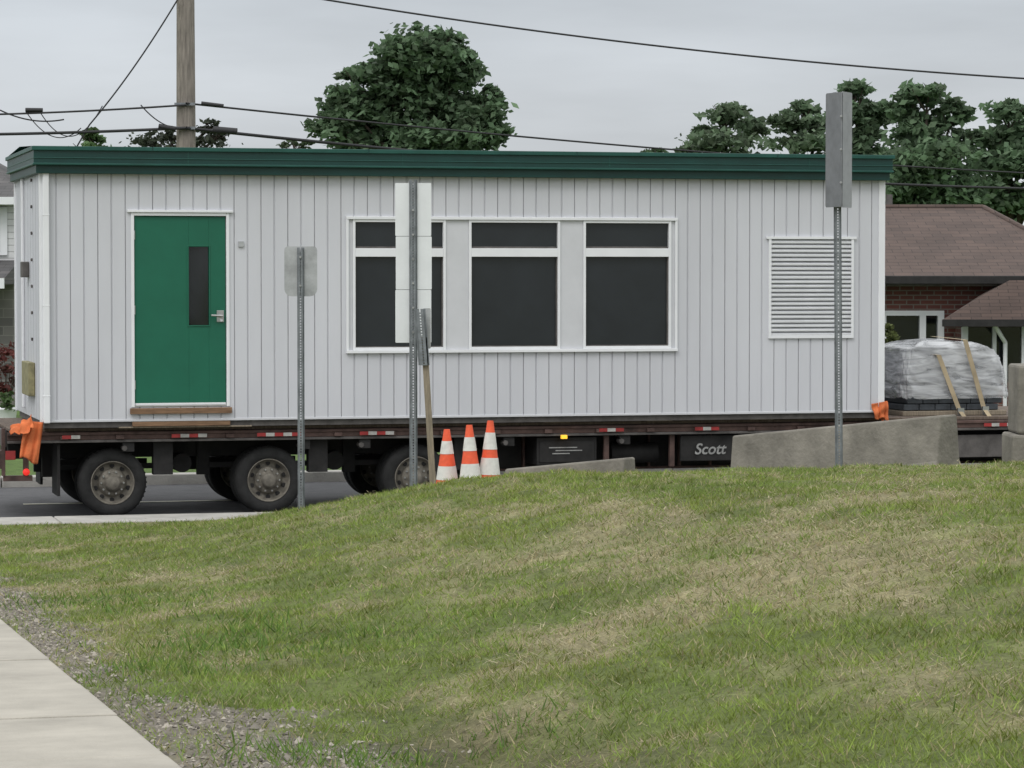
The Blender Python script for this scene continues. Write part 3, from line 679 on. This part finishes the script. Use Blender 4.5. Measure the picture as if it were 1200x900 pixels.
e=empty("leaning_marker_stake"); b=MB(); Y=26.6
p0=R(508,556,Y); p1=R(497,395,Y); g0=float(H(p0.x,Y))-0.1
b.hexa([(p0.x-0.028,Y,g0),(p0.x+0.028,Y,g0),(p0.x+0.028,Y+0.04,g0),(p0.x-0.028,Y+0.04,g0),(p1.x-0.028,Y,p1.z),(p1.x+0.028,Y,p1.z),(p1.x+0.028,Y+0.04,p1.z),(p1.x-0.028,Y+0.04,p1.z)],'timber2')
b.make("timber_stake",e,0.003)
b=MB(); p=R(497,428,Y); q=R(492,362,Y); 
channel_post(b,p.x,Y-0.03,p.z,q.z,0.10,lean=-0.075); 
b.make("short_channel",e)
b=MB(); c=R(500,385,Y); plate(b,c.x-0.0,Y+0.06,c.z,0.07,0.36,0.01,'signback'); b.make("marker_plate",e)
for ci,(px,top,Y) in enumerate(((524,503,29.6),(552,498,29.4),(573,493,29.5))):
    t=R(px,top,Y); g0=float(H(t.x,Y)); e=empty("traffic_cone",(t.x,Y,g0)); hC=max(0.6,t.z-g0); b=MB()
    b.box((-0.18,-0.18,0),(0.18,0.18,0.035),'coneor')
    rr=lambda z:0.145-(0.145-0.03)*(z/hC)
    f1,f2,f3,f4=(0.34,0.52,0.68,0.85) if ci<2 else (0.36,0.56,0.66,0.86)
    zs=[(0.035,'coneor'),(f1*hC,'conewh'),(f2*hC,'coneor'),(f3*hC,'conewh'),(f4*hC,'coneor'),(hC,None)]
    for (za,k_),(zb_,_) in zip(zs[:-1],zs[1:]):
        ex=0.003 if k_=='conewh' else 0
        b.lathe((0,0,0),(0,0,1),[(rr(za)+ex,za),(rr(zb_)+ex,zb_)],28,k_)
    b.lathe((0,0,0),(0,0,1),[(0.03,hC),(0.022,hC),(0.02,hC-0.05)],28,'coneor'); b.make("cone_body",e)
    e.rotation_euler=(random.uniform(-.02,.02),random.uniform(-.03,.03),random.uniform(0,1))
# ---------------------------------------------------------------- utility pole and wires
Y=44.0; p=R(218,160,Y); up=empty("utility_pole",(p.x,Y,0)); b=MB()
b.lathe((0,0,0),(0,0,1),[(0.17,-0.3),(0.155,2),(0.14,5),(0.125,8),(0.11,11),(0.0001,11.02)],20,'pole')
for z in (4.78,5.13): b.box((-0.15,-0.17,z),(0.15,-0.13,z+0.04),'galv')
b.box((-1.1,-0.2,10.2),(1.1,-0.1,10.32),'timber2')
b.make("pole_shaft",up)
wr=empty("overhead_wires")
def wire(name,A,B_,sag,r,n=40):
    c=bpy.data.curves.new(name,'CURVE'); c.dimensions='3D'; s=c.splines.new('POLY'); s.points.add(n-1)
    for i in range(n):
        t=i/(n-1); q=A.lerp(B_,t); s.points[i].co=(q.x,q.y,q.z-4*sag*t*(1-t),1)
    c.bevel_depth=r; c.bevel_resolution=1; o=bpy.data.objects.new(name,c); scene.collection.objects.link(o); c.materials.append(M['cable']); o.parent=wr
wire("service_wire",R(200,-32,35),R(1400,102,35),0.22,0.012)
wire("cable",R(218,121,43.8),R(1500,214,62),-0.05+0.25,0.016)
wire("cable",R(218,150,43.8),R(1500,222,62),0.30,0.026)
wire("cable",R(-300,134,43.8),R(218,123,43.8),0.08,0.016)
wire("cable",R(-300,156,43.8),R(218,150,43.8),0.06,0.024)
wire("guy_wire",R(209,-2,43.8),R(105,146,43.8),0.08,0.012)
wire("guy_wire",R(105,146,43.8),R(90,172,43.8),0.0,0.012)
wire("loop",R(0,129,43.8),R(75,140,43.8),0.08,0.012)
wire("loop",R(45,128,43.8),R(120,124,43.8),0.42,0.008)
wire("loop",R(30,130,43.8),R(95,150,43.8),0.25,0.008)
wire("loop",R(165,123,43.8),R(215,150,43.8),0.1,0.01)
b=MB()
for (x0,y0,x1,y1,r_) in ((250,152,278,154,0.055),(186,148,206,151,0.04),(236,121,262,124,0.03),(30,129,50,129,0.035)):
    b.cyl(R(x0,y0,43.8),R(x1,y1,43.8),r_,r_*0.9,10,'cable')
b.make("splice_cases",wr)
# ---------------------------------------------------------------- trees
def leaves(name,clumps,size,base,parent,density=1.0,seed=1,spread=0.15,per=42,rmax=1.12):
    r=np.random.default_rng(seed); P_=[];Cc=[]
    for (c,rad,n_) in clumps:
        n_=int(n_*density); K=max(8,n_//per); d=r.normal(size=(K,3)); d/=np.linalg.norm(d,axis=1)[:,None]
        sc=np.array(c)+d*np.array(rad)*(r.uniform(0.15,1.0,(K,1))**0.6*rmax); tone=r.uniform(0.5,1.45,(K,1))
        idx=r.integers(0,K,n_); sp=np.mean(rad)*spread*r.uniform(0.6,1.5,(K,1))[idx]
        off=r.normal(size=(n_,3))*sp*np.array([1.1,1.1,0.55]); P_.append(sc[idx]+off)
        Cc.append(np.array(base)*tone[idx]*r.uniform(0.7,1.3,(n_,1))+np.array([0.02,0.018,0.010])*r.random((n_,1)))
    P_=np.concatenate(P_);Cc=np.concatenate(Cc); n_=len(P_)
    a=r.normal(size=(n_,3)); a[:,2]*=0.6; a/=np.linalg.norm(a,axis=1)[:,None]; h=r.normal(size=(n_,3)); bb=np.cross(a,h); bb/=np.linalg.norm(bb,axis=1)[:,None]
    s_=size*r.uniform(0.6,1.3,(n_,1)); V=np.stack([P_-a*s_,P_+bb*s_*0.55,P_+a*s_,P_-bb*s_*0.55],1)
    return npmesh(name,V,4,'leaf',Cc,parent)
def tree(name,Y,trunkpx,cl,size,base,seed,dens=1.0,depth=1.0,spread=0.15,per=42):
    bx=R(trunkpx,323,Y).x; e=empty(name,(bx,Y,0.0)); r=random.Random(seed); clumps=[]
    b=MB(); s_=Y/F
    low=min(R(x,y,Y).z for x,y,rx,ry,n_ in cl); tz=max(1.5,low-0.8)
    th=0.16+0.02*tz
    b.lathe((0,0,0),(0,0,1),[(th*1.4,-0.3),(th,0.5),(th*0.8,tz)],12,'bark')
    for (x,y,rx,ry,n_) in cl:
        q=R(x,y,Y); dy=r.uniform(-1,1)*rx*s_*depth*0.7; c=(q.x-bx,dy,q.z)
        clumps.append((c,(rx*s_,rx*s_*depth,ry*s_),n_))
        m_=Vector((c[0]*0.35,c[1]*0.35,tz+(c[2]-tz)*0.45)); b.cyl((0,0,tz*0.93),m_,th*0.5,th*0.3,7,'bark',False); b.cyl(m_,c,th*0.3,th*0.08,6,'bark',False)
        for _ in range(5):
            t=Vector(c)+Vector((r.uniform(-1,1)*rx*s_*.9,r.uniform(-1,1)*rx*s_*.9,r.uniform(-.3,1)*ry*s_*.9)); b.cyl(m_.lerp(Vector(c),0.7),t,th*0.12,th*0.03,5,'bark',False)
    b.make("trunk_and_limbs",e); leaves("foliage",clumps,size,base,e,dens,seed,spread,per)
LG_HAZE=(0.108,0.172,0.098)  # leaf green lightened and greyed: distance haze put into the colour
tree("maple_tree",100,490,[(492,64,40,26,2100),(450,92,32,22,1300),(535,82,28,24,1250),(404,122,26,20,1150),(390,150,24,14,800),(440,135,40,26,1700),(500,115,50,32,2700),(562,130,30,18,1150),(575,155,20,12,600),(530,160,48,18,1700),(450,168,54,18,1700),(412,88,15,9,300),(577,106,11,8,220),(462,56,14,10,280),(520,46,14,8,280),(545,62,12,8,200),(470,200,66,26,1200),(540,200,46,22,800)],0.15,LG_HAZE,3,dens=1.2,spread=0.21,per=28)
LG2_HAZE=(0.112,0.165,0.100)  # second leaf green, also with distance haze mixed into the colour
tree("walnut_tree",95,850,[(850,133,20,11,440),(825,156,20,9,370),(882,150,20,9,350),(850,170,38,10,650),(810,174,15,5,180),(850,205,42,22,900)],0.14,LG2_HAZE,4,dens=1.1,spread=0.24,per=24)
tree("walnut_tree",93,940,[(942,124,15,8,240),(923,144,20,10,410),(960,146,20,9,370),(940,168,34,10,720),(945,208,38,24,900)],0.14,LG2_HAZE,5,dens=1.1,spread=0.24,per=24)
tree("maple_tree",90,1008,[(1003,108,20,10,460),(988,131,18,12,440),(1022,136,22,20,780),(1005,170,32,22,1400),(1015,215,38,26,2000)],0.14,LG_HAZE,6,spread=0.20,per=28)
tree("walnut_tree",86,1085,[(1085,108,26,12,640),(1055,126,19,12,500),(1118,132,20,13,550),(1078,150,34,18,1350),(1130,165,20,12,440),(1090,190,48,22,2100),(1060,225,42,20,2000),(1120,225,40,20,2000)],0.14,LG_HAZE,7,spread=0.20,per=26)
tree("walnut_tree",88,1185,[(1180,130,22,11,550),(1158,160,20,12,520),(1202,152,30,16,880),(1175,192,38,20,1500),(1225,190,46,34,2000),(1165,232,46,18,1900),(1220,240,46,20,1500)],0.14,LG_HAZE,8,spread=0.20,per=26)
tree("small_tree",85,108,[(108,160,17,6,420),(105,178,26,12,500),(110,200,30,20,500)],0.12,(0.10,0.17,0.07),9)
tree("small_tree",75,190,[(180,164,26,6,260),(205,158,12,8,150),(246,148,12,8,220),(258,158,14,8,170),(235,168,22,8,220),(200,185,60,16,800)],0.08,(0.035,0.045,0.032),10,spread=0.22,per=20)
tree("small_tree",110,768,[(768,178,14,4,160),(770,195,24,12,500)],0.14,LG_HAZE,11)
tree("small_tree",105,350,[(345,170,20,5,160),(350,195,35,14,600)],0.12,(0.05,0.075,0.04),12)
cl=[]; r=random.Random(5)
for i in range(60):
    x=-120+i*4.2+r.uniform(-1.5,1.5); cl.append(((x,150+r.uniform(-6,12),r.uniform(1.5,3.2)),(4,3,r.uniform(1.8,2.6)),420))
leaves("distant_trees",cl,0.4,LG_HAZE,None,1.0,21)
# ---------------------------------------------------------------- brick house
bh=empty("brick_house",(0,0,0)); Y0=48.0
xl=R(965,400,Y0).x; xr=R(1262,400,Y0).x; ze=R(1100,324,Y0-0.5).z; zr=R(1100,243,52).z
b=MB()
wz0=R(1060,425,Y0).z; wz1=R(1060,364,Y0).z; wx0=R(1031,400,Y0).x; wx1=R(1106,400,Y0).x
b.box((xl,Y0,0),(wx0,Y0+0.25,ze),'brick'); b.box((wx1,Y0,0),(xr,Y0+0.25,ze),'brick'); b.box((wx0,Y0,0),(wx1,Y0+0.25,wz0),'brick'); b.box((wx0,Y0,wz1),(wx1,Y0+0.25,ze),'brick')
b.box((xl,Y0+0.25,0),(xl+0.25,Y0+7.5,ze),'brick'); b.box((xr-0.25,Y0+0.25,0),(xr,Y0+7.5,ze),'brick'); b.box((xl,Y0+7.5,0),(xr,Y0+7.75,ze),'brick')
b.box((xl+0.3,Y0+1.0,0),(xr-0.3,Y0+1.1,ze),'dark')
b.make("walls",bh)
b=MB(); ov=0.5; e0,e1=xl-ov,xr+ov; rx0=R(1010,243,52).x; rx1=R(1152,243,52).x
b.poly([(e0,Y0-ov,ze),(e1,Y0-ov,ze),(e1,Y0+8.2,ze),(e0,Y0+8.2,ze),(rx0,52,zr),(rx1,52,zr)],[(0,1,5,4),(1,2,5),(2,3,4,5),(3,0,4),(3,2,1,0)],'shingle')
b.cyl((rx0,52,zr),(rx1,52,zr),0.06,0.06,6,'shingle'); b.cyl((rx1,52,zr),(e1,Y0-ov,ze),0.05,0.05,6,'shingle')
b.cyl((rx0+0.6,53,zr-0.3),(rx0+0.6,53,zr+0.25),0.06,0.06,8,'framegrey')
b.make("roof",bh)
b=MB(); b.box((e0,Y0-ov-0.1,ze-0.12),(e1,Y0-ov+0.0,ze+0.01),'black'); b.box((e0,Y0-ov+0.005,ze-0.15),(e1,Y0-0.01,ze-0.03),'framegrey'); b.make("gutter",bh,0.01)
b=MB(); T=0.10
for p0,p1 in ((wx0,wx0+T),(wx1-T,wx1),(wx0+0.62*(wx1-wx0),wx0+0.62*(wx1-wx0)+T)): b.box((p0,Y0-0.03,wz0),(p1,Y0+0.12,wz1),'trim')
b.box((wx0,Y0-0.035,wz0-0.08),(wx1,Y0+0.12,wz0+0.06),'trim'); b.box((wx0,Y0-0.035,wz1-0.08),(wx1,Y0+0.12,wz1),'trim')
b.box((wx0+T,Y0+0.1,wz0),(wx1-T,Y0+0.11,wz1),'hglass')
b.make("window",bh)
Yw=47.2; gx0=R(1128,400,Yw).x; gx1=xr+1.6; zw=R(1150,375,Yw-0.3).z
b=MB(); b.box((gx0,Yw,0),(gx1,Yw+0.2,0.95),'brick'); b.box((gx0,Yw+0.2,0),(gx0+0.2,Y0,zw),'brick'); 
b.box((gx0+1.0,Yw,0.95),(gx0+1.4,Yw+0.2,zw),'brick')
b.box((gx0,Yw+0.02,0.95),(gx0+0.09,Yw+0.15,zw),'trim'); b.box((gx0+0.48,Yw+0.02,0.95),(gx0+0.54,Yw+0.15,zw),'trim'); b.box((gx0+0.94,Yw+0.02,0.95),(gx0+0.999,Yw+0.15,zw),'trim')
b.box((gx0+0.05,Yw+0.1,0.95),(gx1,Yw+0.11,zw-0.05),'hglass'); b.box((gx0,Yw+0.03,zw-0.12),(gx1,Yw+0.2,zw),'frame')
b.make("front_wing_walls",bh)
b=MB(); ax=R(1183,322,Y0-0.6).x; az=ze-0.06
wl0=R(1104,376,Yw-0.4).x
b.poly([(wl0,Yw-0.4,zw),(gx1+.4,Yw-0.4,zw),(gx1+.4,Y0,zw),(wl0+0.2,Y0-0.01,zw),(ax,Y0-0.62,az),(gx1,Y0-0.62,az),(ax,Y0,az),(gx1,Y0,az)],[(0,1,5,4),(0,4,6,3),(4,5,7,6),(1,2,7,5),(3,2,1,0)],'shingle')
b.box((wl0,Yw-0.46,zw-0.10),(gx1,Yw-0.4,zw+0.01),'black'); 
b.make("front_wing_roof",bh)
b=MB(); b.cyl((gx0+0.66,Yw-0.1,0.1),(gx0+0.66,Yw-0.1,zw-0.35),0.035,0.035,8,'trim'); b.cyl((gx0+0.66,Yw-0.1,zw-0.36),(gx0+0.45,Yw-0.35,zw-0.08),0.035,0.035,8,'trim'); b.make("downspout",bh)
for (px,py,Y,rx,ry,base) in ((1040,470,46.0,22,26,(0.06,0.07,0.04)),(1041,402,46.9,9,18,(0.10,0.12,0.045)),(1095,480,46,26,16,(0.06,0.09,0.04))):
    q=R(px,py,Y); e=empty("shrub",(q.x,Y,0.0)); s_=Y/F
    b=MB()
    for i in range(6): b.cyl((0,0,0),(random.uniform(-.2,.2),random.uniform(-.2,.2),q.z),0.02,0.006,5,'bark',False)
    b.make("stems",e); leaves("foliage",[((0,0,q.z-0.0),(rx*s_,rx*s_,ry*s_),900),((0,0,(q.z-0.1)*0.45),(rx*s_*0.9,rx*s_*0.9,q.z*0.4),700)],0.045,base,e,1,30)
# ---------------------------------------------------------------- left house
lh=empty("siding_house"); Yh=60.0; xr=R(17,300,Yh).x; xl=xr-10; ze=R(0,232,Yh).z; zr=R(0,186,Yh+3).z
b=MB(); zp=R(0,305,Yh).z
b.box((xl,Yh,zp),(xr,Yh+7,ze),'lap'); b.box((xl,Yh+0.02,0),(xr-0.02,Yh+7,zp-0.002),'stone'); b.make("walls",lh)
b=MB(); b.poly([(xl-.4,Yh-.4,ze),(xr+.25,Yh-.4,ze),(xr+.25,Yh+7.4,ze),(xl-.4,Yh+7.4,ze),(xl-.4,Yh+3.5,zr+0.1),(xr-1.2,Yh+3.5,zr+0.1)],[(0,1,5,4),(1,2,5),(2,3,4,5),(3,0,4),(3,2,1,0)],'shingleg')
b.box((xl-.4,Yh-.46,ze-.14),(xr+.25,Yh-.4,ze+.01),'trim'); b.make("roof",lh)
b=MB(); wa=R(-30,300,Yh).x; wb=R(17-1,300,Yh).x; z0=R(0,302,Yh).z; z1=R(0,243,Yh).z
b.box((wa,Yh-.05,z0+.05),(wb-.12,Yh-.01,z1),'trim')
for i in range(4):
    for j in range(3):
        ww=(wb-.2-wa-.08)/4; hh=(z1-z0-.15)/3; b.box((wa+.06+i*ww,Yh-.06,z0+.1+j*hh),(wa+.06+(i+1)*ww-.05,Yh-.052,z0+.1+(j+1)*hh-.05),'hglass')
b.make("upper_window",lh)
b=MB(); zq=R(0,326,Yh-1.6).z
b.poly([(xl,Yh-1.8,zq),(xr+.1,Yh-1.8,zq),(xr+.1,Yh-.01,zp),(xl,Yh-.01,zp),(xl,Yh-1.8,zq-.12),(xr+.1,Yh-1.8,zq-.12),(xr+.1,Yh-.01,zq-.12),(xl,Yh-.01,zq-.12)],[(0,1,2,3),(7,6,5,4),(0,4,5,1),(1,5,6,2)],'shingleg')
b.box((xl,Yh-1.86,zq-.2),(xr+.1,Yh-1.8,zq),'trim')
for x in (xr-.1,xr-2.5,xr-5): b.box((x-.1,Yh-1.75,0.1),(x,Yh-1.6,zq-.12),'trim')
b.box((xl,Yh-1.8,0.75),(xr,Yh-1.74,0.82),'trim')
for i in range(30): b.box((xr-.15-i*.25,Yh-1.79,.2),(xr-.11-i*.25,Yh-1.75,.75),'trim')
b.box((xl,Yh-1.8,0.0),(xr,Yh,0.2),'conc')
b.box((xr-1.6,Yh-.04,.2),(xr-.5,Yh+.01,2.1),'dark')
b.make("porch",lh)
e=empty("flowering_shrub",(R(6,430,55).x,55,0.0))
b=MB(); 
for i in range(6): b.cyl((0,0,0),(random.uniform(-.2,.2),random.uniform(-.2,.2),0.9),0.02,0.006,5,'bark',False)
b.make("stems",e); leaves("foliage",[((0,0,.9),(.4,.4,.6),900)],0.05,(0.11,0.03,0.03),e,1,31)
p=R(6,478,50); e=empty("white_planter",(p.x,50,0.03)); b=MB(); b.lathe((0,0,0),(0,0,1),[(.0001,0),(.14,0),(.17,.15),(.2,.36),(.22,.38),(.2,.4),(.18,.36),(.0001,.34)],20,'trim'); b.make("pot",e); leaves("foliage",[((0,0,.5),(.2,.2,.2),250)],0.04,(0.05,0.09,0.03),e,1,33)
# ---------------------------------------------------------------- sky and light
w=bpy.data.worlds.new("World"); scene.world=w; w.use_nodes=True; N=w.node_tree.nodes; L=w.node_tree.links; bg=N["Background"]
EL=math.radians(50); AZ=25
sky=N.new("ShaderNodeTexSky"); sky.sky_type='NISHITA'; sky.sun_disc=False; sky.sun_elevation=EL; sky.sun_rotation=math.radians(180+AZ); sky.dust_density=4
hs=N.new("ShaderNodeHueSaturation"); hs.inputs["Saturation"].default_value=0.4; L.new(sky.outputs[0],hs.inputs["Color"])
tc=N.new("ShaderNodeTexCoord"); sx=N.new("ShaderNodeSeparateXYZ"); L.new(tc.outputs["Generated"],sx.inputs[0])
cr=N.new("ShaderNodeValToRGB"); el=cr.color_ramp.elements
el[0].position=0.0; el[0].color=(0.45,0.468,0.482,1); el[1].position=1.0; el[1].color=(0.98,1,1.0,1)
x=cr.color_ramp.elements.new(0.10); x.color=(0.36,0.388,0.418,1)
x=cr.color_ramp.elements.new(0.35); x.color=(0.72,0.735,0.74,1)
L.new(sx.outputs[2],cr.inputs[0])
mp=N.new("ShaderNodeMapping"); mp.inputs["Scale"].default_value=(3.0,3.0,16.0); L.new(tc.outputs["Generated"],mp.inputs[0])
no=N.new("ShaderNodeTexNoise"); no.inputs["Scale"].default_value=1.8; no.inputs["Detail"].default_value=6; no.inputs["Roughness"].default_value=0.5; L.new(mp.outputs[0],no.inputs["Vector"])
mr=N.new("ShaderNodeMapRange"); mr.inputs["From Min"].default_value=0.3; mr.inputs["From Max"].default_value=0.7; mr.inputs["To Min"].default_value=14.6; mr.inputs["To Max"].default_value=19.0; L.new(no.outputs[0],mr.inputs["Value"])
vm=N.new("ShaderNodeVectorMath"); vm.operation='SCALE'; L.new(cr.outputs[0],vm.inputs[0]); L.new(mr.outputs[0],vm.inputs["Scale"])
mx=N.new("ShaderNodeMix"); mx.data_type='RGBA'; mx.inputs[0].default_value=0.88; L.new(hs.outputs[0],mx.inputs[6]); L.new(vm.outputs[0],mx.inputs[7])
L.new(mx.outputs[2],bg.inputs["Color"]); bg.inputs["Strength"].default_value=0.1
sl=bpy.data.lights.new("sun",'SUN'); sl.energy=1.05; sl.angle=math.radians(24); sl.color=(1,0.98,0.955)
so=bpy.data.objects.new("sun",sl); scene.collection.objects.link(so); so.rotation_euler=(math.pi/2-EL,0,math.radians(-AZ))
